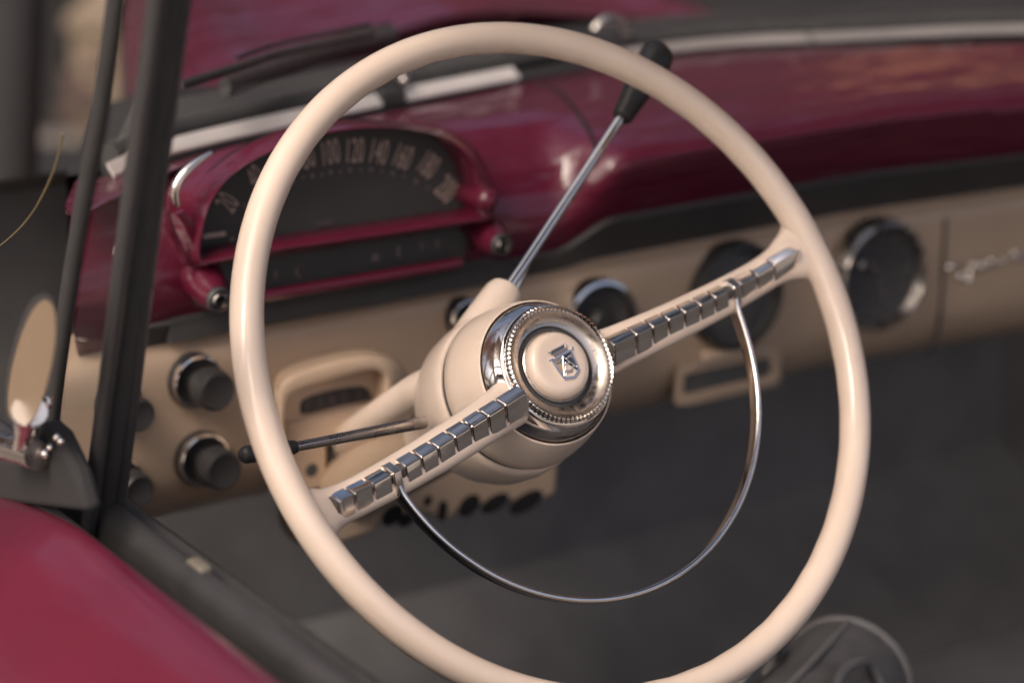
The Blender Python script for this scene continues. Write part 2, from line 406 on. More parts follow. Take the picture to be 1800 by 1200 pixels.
# folded cheeks on the left of the hood
bm = B()
for path in ([(292, 372), (300, 402), (314, 432), (324, 462)], [(316, 372), (330, 396), (342, 424), (348, 452)]):
    pts = spline([atY(x, y, .272) for x, y in path], 6)
    tube(bm, pts, [.0028 + .0008 * math.sin(k) * 0 for k in range(len(pts))], 10)
add('cheek_fold', bm, 'red', cl)
# the dial
bm = B(); ctr = sum((p for p in c_in), Vector()) / len(c_in)
ring_ = spline([Vector((p.x, FY, p.z)) for p in c_in], 4, closed=True)
ring_ = [ctr + (p - ctr) * 1.01 for p in ring_]
for p in ring_: p.y = FY
f = bm.faces.new([bm.verts.new(p) for p in ring_]); face = add('dial', bm, 'dial', cl, smooth=False)
def text_bm(bm, s, pos, rx, up, size, wide=1.0):
    cu = D.curves.new('t', 'FONT'); cu.body = s; cu.align_x = 'CENTER'; cu.align_y = 'CENTER'; cu.size = 1; cu.extrude = .01; cu.space_character = 1.05
    ob = D.objects.new('t', cu); COL.objects.link(ob)
    dg = bpy.context.evaluated_depsgraph_get(); me = D.meshes.new_from_object(ob.evaluated_get(dg))
    nrm = Vector(rx).cross(Vector(up))
    mt = Matrix((Vector(rx) * size * wide, Vector(up) * size, nrm * size * .4)).transposed().to_4x4(); mt.translation = Vector(pos)
    me.transform(mt); bm.from_mesh(me); D.objects.remove(ob); D.curves.remove(cu); D.meshes.remove(me)
pc = atY(607, 420, FY)
bm = B()
for s, x, y in (('20', 401, 357), ('40', 450, 313), ('60', 498, 289), ('80', 541, 277), ('100', 580, 270), ('120', 623, 267), ('140', 665, 269), ('160', 707, 277), ('180', 752, 291), ('200', 784, 334)):
    p = atY(x, y, FY - .0012)
    up = (p - pc); up.y = 0; up.x *= .55; up.normalize()
    if s == '200': up = Vector((.72, 0, .69))
    if s == '20': up = Vector((-.80, 0, .60))
    if s == '40': up = Vector((-.52, 0, .85))
    rx = Vector((up.z, 0, -up.x))
    text_bm(bm, s, p, rx, up, .0255, .40)
p = atY(377, 413, FY - .0012); box(bm, p, (Vector((1, 0, -.02)), XYZ[1], Vector((.02, 0, 1))), (.0085, .0004, .0016))
add('numerals', bm, 'digit', face, smooth=False)
for k, (x, y) in enumerate([(408, 421), (430, 362), (463, 341), (490, 325), (514, 320), (533, 312), (549, 309), (566, 307), (581, 303), (598, 302), (615, 299), (634, 299), (652, 298), (671, 301), (690, 305), (709, 310), (731, 319), (752, 330)]):
    p = atY(x, y, FY - .0012); bm = B(); lathe(bm, p, (0, -1, 0), [(0.0, .0004), (.0013 if k % 2 else .0019, .0004), (.0013 if k % 2 else .0019, 0)], 10); add('scale_dot', bm, 'digit_dim', face)
bm = B(); text_bm(bm, 'km/h', atY(570, 392, FY - .0012), Vector((1, 0, .0)), Vector((0, 0, 1)), .0070, .9); add('unit_lettering', bm, 'digit_dim', face, smooth=False)
# lower fascia: rails, warning light strip, end pods
def quad(bm, pts, Y, depth):
    prism(bm, [atY(x, y, Y) for x, y in pts], (0, depth, 0))
bm = B(); quad(bm, [(352, 462), (474, 442), (640, 418), (800, 394), (822, 420), (815, 462), (640, 494), (474, 520), (352, 540)], .285, .02)
strip_o = add('warning_strip', bm, 'dial', cl, smooth=False)
for (x, y, sx, sz) in ((484, 483, .0012, .003), (526, 477, .003, .003), (528, 478, .0012, .0045), (659, 452, .0028, .0025), (700, 442, .0012, .004), (741, 433, .001, .0025), (768, 428, .0012, .003)):
    bm = B(); box(bm, atY(x, y, .2845), XYZ, (sx, .0006, sz)); add('warning_symbol', bm, 'digit_dim', strip_o, smooth=False)
def rail(p0, p1, r, name):
    bm = B(); pts = [atY(*p0, .274).lerp(atY(*p1, .274), k / 20) for k in range(21)]
    tube(bm, pts, r, 12, sq=(1, .9)); add(name, bm, 'red', cl)
rail((345, 462), (800, 392), .0036, 'rail'); rail((400, 531), (808, 462), .0044, 'rail')
# pods
def pod(cx, cy, rpx, body, lab, small):
    c = atY(cx, cy, .252); bm = B()
    r = rpx / 2480
    bx, by = body; cb = atY(bx, by, .285)
    rows = []
    for t, rr, yy in ((0, r * 1.5, .292), (.25, r * 1.7, .280), (.55, r * 1.45, .268), (.85, r * 1.18, .258), (1, r * 1.02, .2525), (1, r * .8, .2545)):
        q = cb.lerp(c, t); q.y = yy
        rows.append([q + Vector((rr * math.cos(a), 0, rr * math.sin(a))) for a in [2 * math.pi * k / 32 for k in range(32)]])
    grid(bm, rows, close_u=True); po = add('pod', bm, 'red', cl, lab, angle=70)
    bm = B(); ax = Vector((-.05, -1, .02))
    lathe(bm, c, ax, [(r * .98, -.006), (r * .98, .001), (r * .80, .003), (r * .62, .001), (r * .56, -.005), (0, -.005)], 40); add('pod_socket', bm, 'frame', po)
    bm = B(); lathe(bm, c + ax * .001, ax, [(r * .60, -.002), (r * .60, .002), (r * .44, .003), (r * .36, .001), (r * .36, -.004)], 32); add('pod_ring', bm, 'dull_chrome', po)
pod(384, 527, 23, (356, 488), 'red end pod by the door with a chrome ring', 0)
pod(881, 430, 22, (852, 408), 'red end pod by the gear lever with a dull ring', 0)
bm = B(); c = atY(864, 356, .252); lathe(bm, c + Vector((0, .04, 0)), (0, -1, .02), [(.0092, 0), (.0092, .03), (.0080, .037), (.0045, .041), (0, .042)], 28); add('reset_knob', bm, 'red', cl)
# dark sheet painted as the shadow between the cluster and the cream panel
bm = B(); quad(bm, [(300, 560), (474, 523), (640, 492), (860, 452), (905, 470), (905, 492), (820, 505), (640, 540), (474, 566), (300, 604)], .296, .02); add('cluster_shadow', bm, 'dial', cl, smooth=False)

# ------------------------------------------------------------------ knobs and dials on the cream panel
def round_knob(x, y, rpx, label, Y=CY, dx=8, dy=6, bright=True):
    c = atY(x, y, Y - .001); r = rpx / 2440
    t = thing('pull_knob', label, None, c, parent=dash)
    ax = Vector((.02, -1, .03))
    bm = B(); lathe(bm, c, ax, [(r * 1.0, -.004), (r * 1.0, .004), (r * .93, .007), (r * .84, .0075), (r * .80, .005), (r * .3, .005)], 48); add('bezel', bm, 'black', t)
    bm = B(); lathe(bm, c, ax, [(r * .96, .0055), (r * .95, .0088), (r * .88, .0092), (r * .84, .0065)], 48); add('bezel_ring', bm, 'chrome', t)
    bm = B(); lathe(bm, c, ax, [(r * .40, .0), (r * .40, .014), (r * .66, .018), (r * .72, .021), (r * .73, .032), (r * .69, .0355), (r * .60, .0368), (r * .52, .0362), (0, .0360)], 40); add('grip', bm, 'black', t)
round_knob(340, 667, 49, 'round black pull knob under the left pod of the speedometer')
round_knob(352, 804, 50, 'round black pull knob by the tip of the turn signal lever')
round_knob(206, 708, 40, 'upper black knob half hidden behind the dark window bar')
round_knob(205, 838, 40, 'lower black knob half hidden behind the dark window bar')
round_knob(812, 556, 36, 'round black knob behind the cream gear lever boss')

def dial_thing(name, label, cat, x, y, rxpx, ring, Y=CY, parts=None):
    c = atY(x, y, Y - .001); r = rxpx
    t = thing(name, label, cat, c); ax = Vector((.0, -1, .03))
    bm = B(); lathe(bm, c, ax, [(r * 1.02, -.004), (r * 1.02, .006), (r * .98, .012), (r * .90, .013), (r * .86, .008)], 64); add('bezel', bm, ring, t)
    bm = B(); lathe(bm, c, ax, [(r * .88, -.002), (r * .86, .006), (r * .80, .0045), (0, .0040)], 64); add('face', bm, 'dial', t)
    return t, c, ax
t, c, ax = dial_thing('heater_dial', 'round dark dial with a chrome rim behind the steering wheel hub', 'dial', 1043, 562, .0345, 'chrome')
bm = B(); lathe(bm, c, ax, [(.012, .003), (.012, .012), (.009, .016), (0, .017)], 32); add('dial_hub', bm, 'black', t)
t, c, ax = dial_thing('speaker_opening', 'large plain dark round opening behind the right spoke', 'speaker', 1287, 518, .0445, 'black')
bm = B(); lathe(bm, c, ax, [(.036, .004), (.030, .006), (.012, .0075), (0, .008)], 48); add('speaker_cone', bm, 'groove', t)
t, c, ax = dial_thing('dashboard_clock', 'round black clock with a chrome rim right of the wheel', 'clock', 1537, 481, .0475, 'dull_chrome', Y=.294)
N = 14
for a0, a1 in ((150, 200), (60, 105), (-50, -15)):
    bm = B(); tube(bm, [c + Vector((.0455 * math.cos(a), -.0135, .0455 * math.sin(a))) for a in [rad(a0 + (a1 - a0) * k / N) for k in range(N + 1)]], .0022, 8); add('bezel_highlight', bm, 'dull_chrome', t)  # arcs shaped as the highlights on the clock's rim
bm = B()
for k in range(12):
    a = rad(30 * k); q = c + Vector((.033 * math.sin(a), -.0052, .033 * math.cos(a)))
    box(bm, q, (Vector((math.cos(a), 0, -math.sin(a))), XYZ[1], Vector((math.sin(a), 0, math.cos(a)))), (.0008, .0004, .003))
box(bm, c + Vector((-.006, -.0056, .008)), (Vector((.8, 0, .6)), XYZ[1], Vector((-.6, 0, .8))), (.0011, .0004, .011))
box(bm, c + Vector((.004, -.0056, -.012)), (Vector((.95, 0, .3)), XYZ[1], Vector((-.3, 0, .95))), (.0009, .0004, .014))
add('clock_marks', bm, 'digit_dim', t, smooth=False)
bm = B(); ball(bm, c + Vector((-.020, -.007, .012)), .004, (1, .4, 1)); add('winding_knob', bm, 'dull_chrome', t)

# slot under the round opening
sl_ = thing('ashtray', 'cream raised surround with a narrow dark slot below the round opening', 'ashtray', atY(1283, 700, CY))
bm = B()
oo = [(1190, 640), (1215, 632), (1360, 606), (1372, 612), (1374, 668), (1366, 680), (1210, 712), (1190, 712), (1184, 700)]
ii = [(1203, 660), (1216, 655), (1345, 629), (1355, 632), (1357, 655), (1352, 661), (1218, 692), (1204, 692), (1201, 686)]
po = [atY(x, y, CY - .001) for x, y in oo]; pm = [atY(x, y, CY - .004) for x, y in oo]; pm2 = [a.lerp(atY(i[0], i[1], CY - .0044), .6) for a, i in zip(pm, ii)]; pi_ = [atY(x, y, CY - .0040) for x, y in ii]; pb = [p + Vector((0, .0035, 0)) for p in pi_]
grid(bm, [po, pm, pm2, pi_, pb], close_u=True); add('surround', bm, 'cream', sl_, angle=50)
bm = B(); prism(bm, [p + Vector((0, .0030, 0)) for p in pi_], (0, .0010, 0), (0, -.0010, 0)); add('slot', bm, 'groove', sl_, smooth=False)
for x, y in ((1232, 640), (1341, 617)):
    bm = B(); lathe(bm, atY(x, y, CY - .0072), (0, -1, 0), [(0, .0016), (.002, .0012), (.003, 0)], 12); add('screw', bm, 'dull_chrome', sl_)
bm = B(); quad(bm, [(1240, 622), (1320, 606), (1322, 620), (1242, 636)], CY - .009, .008); add('tab', bm, 'housing', sl_, bevel=.001)

# chrome script on the glove box side
t = thing('script_badge', 'small chrome script lettering on the cream panel at the far right', 'badge', atY(1740, 475, .275))
bm = B()
s_px = [(1664, 474), (1672, 464), (1684, 462), (1690, 470), (1684, 484), (1690, 492), (1700, 488), (1706, 474), (1710, 462), (1714, 474), (1722, 474), (1728, 462), (1732, 472), (1742, 468), (1744, 456), (1750, 466), (1760, 464), (1766, 452), (1772, 462), (1782, 458), (1786, 446), (1796, 452), (1812, 448), (1820, 440), (1830, 450), (1850, 444)]
tube(bm, spline([atY(x, y, .274) for x, y in s_px], 5), .0010, 8)
for x, y in ((1669, 470), (1688, 485), (1703, 493), (1710, 466), (1725, 467), (1741, 459), (1783, 445)):
    ball(bm, atY(x, y, .2720), .0034)
add('lettering', bm, 'chrome', t)
bm = B(); tube(bm, [atY(1792, 456, .272), atY(1850, 443, .272)], .0030, 8); add('flourish', bm, 'chrome', t)

# ------------------------------------------------------------------ gear indicator housing
hs = thing('gear_indicator', 'cream hooded housing with a dark slotted gear indicator window', 'gear indicator', atY(600, 760, CY))
ho = [(478, 790), (479, 715), (481, 672), (497, 648), (530, 633), (575, 620), (615, 612), (650, 612), (680, 622), (700, 640), (708, 668), (706, 720)]
hi = [(500, 790), (500, 730), (503, 704), (514, 690), (540, 678), (580, 666), (620, 656), (650, 650), (668, 652), (678, 662), (680, 680), (678, 720)]
bm = B(); rows = []
for (a, b) in zip(ho, hi):
    p0 = atY(*a, CY - .001); q = atY(a[0] * .55 + b[0] * .45, a[1] * .55 + b[1] * .45, CY - .026); p2 = atY(*b, CY - .027); p3 = Vector((p2.x, CY - .008, p2.z))
    p05 = p0.lerp(q, .35) + Vector((0, -.008, 0))
    rows.append(spline([p0, p05, q, p2, p2 + Vector((0, .006, -.0005)), p3], 4))
cols = [spline([r[k] for r in rows], 3) for k in range(len(rows[0]))]
grid(bm, cols); add('hood', bm, 'housing', hs, angle=70)
bm = B(); quad(bm, [(496, 800), (497, 700), (520, 680), (580, 662), (640, 646), (672, 650), (684, 680), (690, 760)], CY - .010, .012); add('face_plate', bm, 'housing', hs, smooth=False)
bm = B(); quad(bm, [(529, 728), (529, 714), (533, 704), (548, 696), (580, 687), (612, 681), (638, 679), (648, 684), (655, 699), (652, 703), (600, 713), (545, 727)], CY - .0112, .005); wn = add('window', bm, 'dial', hs, smooth=False)
bm = B()
for s, x, y in (('P', 540, 712), ('R', 564, 707), ('N', 584, 703), ('D', 605, 698), ('L', 632, 693)): text_bm(bm, s, atY(x, y, CY - .0122), Vector((1, 0, 0)), Vector((0, 0, 1)), .0125, .5)
add('gear_letters', bm, 'digit_dim', wn, smooth=False)
bm = B()
for k in range(4):
    y = 742 + 11 * k; tube(bm, [atY(500, y + 8, CY - .012 - .001 * k), atY(600, y - 14, CY - .012 - .001 * k), atY(680, y - 30, CY - .012 - .001 * k)], .0030, 8)
add('rib', bm, 'housing', hs)
bm = B(); quad(bm, [(500, 785), (575, 770), (578, 840), (566, 858), (520, 876), (500, 868)], CY - .016, .014); lo = add('lower_plate', bm, 'housing', hs, bevel=.003)
bm = B(); lathe(bm, atY(548, 826, CY - .0163), (0, -1, 0), [(0, .0002), (.0050, .0002), (.0052, 0)], 20); add('screw_hole', bm, 'groove', lo)
bm = B(); quad(bm, [(580, 752), (592, 750), (600, 790), (625, 792), (628, 806), (606, 836), (578, 850)], CY - .0125, .010); add('lever_slot', bm, 'groove', hs, smooth=False)

# ------------------------------------------------------------------ steering column, its lower bracket
co = thing('steering_column', 'cream steering column with a bell shaped shroud behind the wheel hub', 'steering column', -NRM * .35)
def hub_lathe(name, prof, m, parent, seg=96, label=None, angle=40):
    bm = B(); lathe(bm, NRM * -.0125, -NRM, prof, seg, ref=E1); return add(name, bm, m, parent, label, angle=angle)
hub_lathe('shroud', [(.046, .0606), (.0536, .0608), (.0546, .0618), (.0558, .067), (.0560, .080), (.0545, .094), (.0500, .108), (.044, .120), (.037, .132), (.030, .150), (.026, .175)], 'ivory', co, 96)
hub_lathe('jacket', [(.0255, .165), (.0255, .40)], 'cream', co, 40)
bm = B(); tube(bm, [wp(830, 640, -.090), wp(735, 688, -.13), atY(628, 760, .27), atY(560, 815, .34)], .0125, 20); add('linkage_tube', bm, 'ivory', co)
bm = B(); a = wp(845, 580, -.088); b = wp(884, 519, -.088)
d = (b - a).normalized(); L = (b - a).length
lathe(bm, a - d * .03, d, [(.0165, 0), (.0155, .03), (.0138, .03 + L * .8), (.0132, .03 + L), (.0115, .03 + L + .0045), (.006, .03 + L + .0065), (0, .03 + L + .0068)], 40, ref=NRM); add('lever_boss', bm, 'ivory', co)
br = thing('column_bracket', 'cream column support bracket with dark holes under the dashboard', 'bracket', atY(800, 910, .29))
bm = B(); quad(bm, [(640, 860), (720, 830), (830, 800), (985, 760), (978, 868), (940, 888), (880, 880), (860, 890), (820, 885), (790, 915), (740, 900), (700, 920), (660, 925)], .292, .02); pl = add('plate', bm, 'cream', br, bevel=.003)
for x, y, rx, rz in ((690, 905, .010, .008), (715, 912, .008, .006), (778, 897, .0045, .0085), (825, 888, .010, .0085), (870, 884, .013, .007), (925, 882, .016, .008), (752, 880, .004, .004)):
    bm = B(); c = atY(x, y, .2914); vs_ = [bm.verts.new(c + Vector((rx * math.cos(a), 0, rz * math.sin(a) - .2 * rx * math.cos(a) * -1))) for a in [2 * math.pi * k / 24 for k in range(24)]]; bm.faces.new(vs_); add('hole', bm, 'hole', pl, smooth=False)
bm = B(); quad(bm, [(575, 930), (590, 905), (652, 890), (662, 900), (666, 925), (655, 938), (600, 956), (570, 960)], .262, .028); add('clamp', bm, 'cream', br, bevel=.005)

# ------------------------------------------------------------------ levers
gv = thing('gear_lever', 'chrome gear lever with a black tapered knob right of the column', 'gear lever', wp(884, 519, -.088))
p0, p1 = wp(884, 519, -.088), wp(1093, 207, -.060)
p2 = wp(1163, 85, -.052); dk = (p2 - p1).normalized()
bm = B(); pts = spline([p0 - (p1 - p0).normalized() * .01, p0.lerp(p1, .12) + NRM * .002, p0.lerp(p1, .5), p1 + dk * .01], 8)
tube(bm, pts, [.0042 - .0009 * min(1, k / 10) for k in range(len(pts))], 20); add('rod', bm, 'chrome', gv)
bm = B(); tube(bm, [p0 + Vector((.006, .0, -.003)), p0.lerp(p1, .16) + Vector((.0030, 0, -.001))], [.0032, .0022], 14); add('rod_sleeve', bm, 'chrome', gv)
bm = B(); L = (p2 - p1).length
lathe(bm, p1, dk, [(0, -.001), (.0060, -.001), (.0072, .001), (.0095, .022), (.0112, L * .55), (.0122, L * .82), (.0116, L * .93), (.0085, L * .985), (.004, L * 1.005), (0, L * 1.01)], 36); add('knob', bm, 'black', gv, angle=60)
tv = thing('turn_signal_lever', 'thin metal turn signal lever with a black tip on the left of the column', 'lever', wp(735, 746, -.088))
p0, p1, p2 = wp(745, 742, -.088), wp(513, 786, -.062), wp(424, 800, -.052)
bm = B(); tube(bm, [p0, p0.lerp(p1, .5), p1], [.0041, .0035, .0030], 20); add('rod', bm, 'dull_chrome', tv)
bm = B(); dk = (p2 - p1).normalized(); L = (p2 - p1).length
lathe(bm, p1, dk, [(0, -.002), (.0042, -.002), (.0047, .002), (.0044, .006), (.0050, .010), (.0056, L * .7), (.0054, L * .92), (.004, L * .985), (0, L)], 32); add('tip', bm, 'black', tv, angle=60)

# ================================================================== STEERING WHEEL
RC = .2155
sw = thing('steering_wheel', 'large ivory two spoke steering wheel with chrome centre and half horn ring', 'steering wheel', (0, 0, 0))
bm = B(); NS, NT = 360, 32; rows = []
for i in range(NS):
    a = 2 * math.pi * i / NS; row = []
    er = Vector((math.cos(a), math.sin(a)))
    wv = math.sin(46 * a)
    for k in range(NT):
        q = 2 * math.pi * k / NT
        c, s = math.cos(q), math.sin(q)
        rr = RC + .0100 * c * (1 + (0.014 * wv if (c < -.2 and s < .2) else 0))
        row.append(W(er.x * rr, er.y * rr, .0110 * s))
    rows.append(row)
grid(bm, rows, close_u=True, close_v=True); add('rim', bm, 'ivory', sw)

DRO = rad(2.85)
def spoke(side):
    ang = math.pi + DRO if side < 0 else -DRO
    d = Vector((math.cos(ang), math.sin(ang))); t = Vector((0, 1)) - d * d.y; t.normalize()   # t: across, towards the top of the wheel
    def P(r, v, h): q = d * r + t * v; return W(q.x, q.y, h)
    bm = B(); rows = []
    for r, hw, hd, vc, hc in ((.030, .0165, .0120, -.004, -.030), (.045, .0150, .0105, -.005, -.025), (.060, .0142, .0095, -.0055, -.0215), (.085, .0136, .0088, -.0060, -.0195), (.115, .0130, .0084, -.0058, -.0185), (.145, .0124, .0081, -.0050, -.0175),
                              (.170, .0120, .0080, -.0036, -.0160), (.184, .0122, .0082, -.0022, -.0138), (.192, .0132, .0085, -.0012, -.0115), (.1975, .0152, .0088, -.0004, -.0092), (.2025, .0186, .0090, 0, -.0068), (.2065, .0235, .0088, 0, -.0045), (.2095, .029, .0080, 0, -.0025), (.2125, .033, .0060, 0, -.001)):
        row = []
        for k in range(36):
            q = 2 * math.pi * k / 36; c, s = math.cos(q), math.sin(q)
            e = .78
            row.append(P(r + (.002 * abs(c) if r > .2 else 0), vc + hw * math.copysign(abs(c) ** e, c), hc + hd * math.copysign(abs(s) ** e, s)))
        rows.append(row)
    sm = [spline([rw[k] for rw in rows], 5) for k in range(36)]
    grid(bm, [[sm[k][j] for k in range(36)] for j in range(len(sm[0]))], close_u=True, cap=True)
    so_ = add('spoke', bm, 'ivory', sw, angle=60)
    # bright trim in ten raised blocks
    def sect(r):
        f = 1 - .13 * max(0, (r - .14) / .055); vc = interp([(.04, -.0062), (.115, -.0066), (.145, -.0058), (.17, -.0044), (.20, -.0012)], r)
        hb = interp([(.04, -.0105), (.085, -.0108), (.145, -.0098), (.17, -.0082), (.186, -.0044), (.192, -.0016), (.20, .0022)], r)
        return [(vc - .0098 * f, hb - .0050), (vc - .0092 * f, hb - .0026), (vc + .0010 * f, hb + .0056), (vc + .0022 * f, hb + .0060), (vc + .0032 * f, hb + .0054), (vc + .0090 * f, hb + .0004), (vc + .0094 * f, hb - .0026)]
    bm = B(); bounds = [.037, .0565, .0710, .0850, .0990, .1130, .1265, .1395, .1425, .1500, .1650, .1800, .1935 if side < 0 else .2000]
    clip = B()
    for i, (r0, r1) in enumerate(zip(bounds, bounds[1:])):
        if i == 7: continue
        g_ = .0013; N = 5; rows = []
        ends = [(r0 + g_ * .3, .80, -.0016), (r0 + g_ * .6, .95, -.0004), (r0 + g_, 1, 0), (r1 - g_, 1, 0), (r1 - g_ * .6, .95, -.0004), (r1 - g_ * .3, .80, -.0016)]
        if i == len(bounds) - 2:
            ends = [(r0 + g_ * .3, .80, -.0016), (r0 + g_ * .6, .95, -.0004), (r0 + g_, 1, 0), (r1 - .005, 1, 0), (r1 - .0030, .96, -.0001), (r1 - .0014, .86, -.0005), (r1 - .0004, .74, -.0012), (r1, .62, -.0024)]
        for r, sc, dh in ends:
            s_ = sect(r); cv = sum(a for a, _ in s_) / 7
            big, up = (1.10, .0012) if i == 8 else (1, 0)
            rows.append([P(r, cv + (v - cv) * sc * big, h + dh + up) for v, h in s_])
        grid(clip if i == 8 else bm, rows, close_u=True, cap=True)
    add('spoke_trim', bm, 'chrome', so_, angle=25); add('horn_ring_clip', clip, 'chrome', so_, angle=25)
    bm = B(); rows = []
    for k in range(30):
        r = .037 + (.194 - .037) * k / 29; s_ = sect(r); cv = sum(a for a, _ in s_) / 7
        rows.append([P(r, cv + (v - cv) * .86, h - .0018) for v, h in s_])
    grid(bm, rows, close_u=True, cap=True); add('trim_backing', bm, 'groove', so_, angle=30)
spoke(-1); spoke(1)

hub_lathe('hub_shell', [(.047, .0185), (.0480, .0190), (.0500, .026), (.0525, .037), (.0540, .048), (.0543, .0545), (.0536, .0560), (.046, .0562)], 'ivory', sw, 96)
hub_lathe('hub_gap', [(.0480, .0556), (.0526, .0558), (.0526, .0609), (.0480, .0610)], 'groove', sw, 96)
hub_lathe('hub_bezel', [(.0350, .002), (.0392, .0022), (.0402, .0034), (.0398, .0050), (.0388, .0058), (.0392, .0066), (.0415, .0090), (.0440, .0130), (.0457, .0175), (.0464, .0210), (.0460, .0230), (.0430, .0235)], 'chrome', sw, 128, 'chrome cup under the horn button', angle=50)
bm = B(); NB = 74
for i in range(NB):
    a = 2 * math.pi * i / NB
    er = W(math.cos(a), math.sin(a), 0); et = W(-math.sin(a), math.cos(a), 0)
    prof = [(.0347, -.0006), (.0354, .0014), (.0366, .0024), (.0378, .0018), (.0385, .0000), (.0382, -.0024), (.0360, -.0026)]
    wd = .0366 * math.pi / NB * .74
    rows = [[er * r + et * (s * wd * q) + NRM * (h - .0125 - (0 if q > .9 else 0)) for r, h in prof] for s, q in ((-1, 1), (1, 1))]
    mid = [[er * (r + .0002) + et * 0 + NRM * (h - .0125 + .0002) for r, h in prof]]
    grid(bm, [rows[0], mid[0], rows[1]], close_u=True, cap=True)
add('knurled_ring', bm, 'chrome', sw, angle=50)
hub_lathe('knurl_backing', [(.0350, .0004), (.0366, -.0004), (.0376, .0006), (.0378, .0030)], 'groove', sw, 96)
hub_lathe('dish', [(.0353, .0002), (.0346, .0004), (.0335, .0022), (.0315, .0044), (.0285, .0058), (.0268, .0062), (.0262, .0072)], 'dish', sw, 96)
hub_lathe('dish_groove', [(.0264, .0066), (.0256, .0080), (.0232, .0080), (.0226, .0066)], 'groove', sw, 96)
hub_lathe('dish_edge', [(.0236, .0075), (.0234, .0058), (.0226, .0052), (.0218, .0056)], 'dull_chrome', sw, 96)
btn = hub_lathe('horn_button', [(.0218, .0060), (.0216, .0030), (.0209, .0008), (.0192, -.0010), (.0172, -.0019), (.0150, -.0021), (.0105, -.0020), (.006, -.0020), (0, -.0020)], 'ivory', sw, 96, 'domed ivory horn button')
# crest on the button
CH = -.0103
def zp(zx, zy, h): return wp(920 + zx / 8, 560 + zy / 8, h)
def plate(bm, pts, h0, h1): prism(bm, [zp(x, y, h0) for x, y in pts], NRM * (h1 - h0))
sh_o = [(372, 605), (404, 566), (540, 497), (670, 420), (694, 470), (790, 690), (806, 720), (728, 842), (590, 868), (556, 850), (470, 740)]
sh_o = [(395, 590), (415, 572), (540, 500), (672, 425), (690, 470), (785, 690), (795, 722), (722, 832), (590, 858), (562, 838), (480, 725)]
sh_i = [(425, 592), (445, 580), (545, 524), (664, 458), (678, 490), (762, 690), (768, 715), (708, 806), (600, 826), (580, 812), (500, 705)]
bm = B()
o_t = [zp(x, y, CH + .0010) for x, y in sh_o]; o_b = [p - NRM * .0022 for p in o_t]; i_t = [zp(x, y, CH + .0010) for x, y in sh_i]; i_b = [p - NRM * .0008 for p in i_t]
o_b = [p + (p - zp(590, 640, CH + .001)) * .05 - NRM * .0 for p in o_b]
grid(bm, [o_b, o_t, i_t, i_b], close_u=True)
cr = add('crest', bm, 'chrome', btn, 'chrome shield with a dark chevron and a crown above', smooth=False)
bm = B(); plate(bm, [(430, 592), (552, 530), (566, 800), (575, 805), (500, 702)], CH - .0004, CH + .0003); add('field', bm, 'enamel_tan', cr, smooth=False)
bm = B(); plate(bm, [(556, 522), (664, 462), (760, 690), (762, 700)], CH - .0004, CH + .0003); add('field', bm, 'enamel_dark', cr, smooth=False)
bm = B(); plate(bm, [(590, 640), (596, 822), (706, 804), (752, 730)], CH - .0004, CH + .0003); add('field', bm, 'ivory', cr, smooth=False)
bm = B(); plate(bm, [(556, 530), (770, 690), (766, 722), (742, 722), (592, 610), (602, 806), (580, 810)], CH - .0001, CH + .0006); add('chevron', bm, 'enamel_dark', cr, smooth=False)
def bar(bm, a, b, w_, h): tube(bm, [zp(*a, h), zp(*b, h)], w_, 6)
bm = B()
for a, b in (((552, 528), (768, 690)), ((552, 528), (578, 808)), ((592, 612), (604, 806)), ((592, 612), (744, 724))): bar(bm, a, b, .00034, CH + .0007)
for x, y in ((584, 645), (588, 735), (642, 610), (712, 660)): ball(bm, zp(x, y, CH + .0008), .0008, seg=8)
add('chevron_edge', bm, 'chrome', cr)
bm = B()      # three small standing beasts in relief
for x, y in ((500, 600), (655, 525), (652, 735)):
    for dx, dy, r in ((0, 0, .0011), (22, -10, .0009), (-22, 8, .0009), (30, -30, .0007), (-30, 26, .0006), (16, 18, .0006), (34, 12, .0005)): ball(bm, zp(x + dx, y + dy, CH + .0003), r, (1, 1, 1), 8)
add('relief', bm, 'dull_chrome', cr)
bm = B(); plate(bm, [(350, 590), (405, 560), (410, 580), (390, 602), (345, 604)], CH - .0008, CH + .0006); plate(bm, [(660, 402), (682, 398), (690, 450), (676, 455)], CH - .0008, CH + .0006)
add('shield_tip', bm, 'chrome', cr, smooth=False)
bm = B(); plate(bm, [(412, 522), (600, 424), (620, 440), (428, 548)], CH - .0008, CH + .0006); add('crown_band', bm, 'dull_chrome', cr, smooth=False)
bm = B(); plate(bm, [(375, 480), (400, 455), (470, 410), (560, 368), (585, 380), (585, 396), (480, 450), (395, 505)], CH - .0008, CH + .0003); add('crown', bm, 'enamel_dark', cr, smooth=False)
bm = B(); bar(bm, (345, 474), (385, 486), .0008, CH + .0004); bar(bm, (385, 508), (590, 400), .00045, CH + .0005); bar(bm, (395, 455), (570, 360), .00045, CH + .0005)
for k in range(8):
    x = 392 + 26 * k; y = 452 - 13.5 * k; ball(bm, zp(x, y, CH + .0006), .00065, seg=8)
ball(bm, zp(588, 376, CH + .0006), .0010, seg=8)
add('crown_rim', bm, 'chrome', cr)

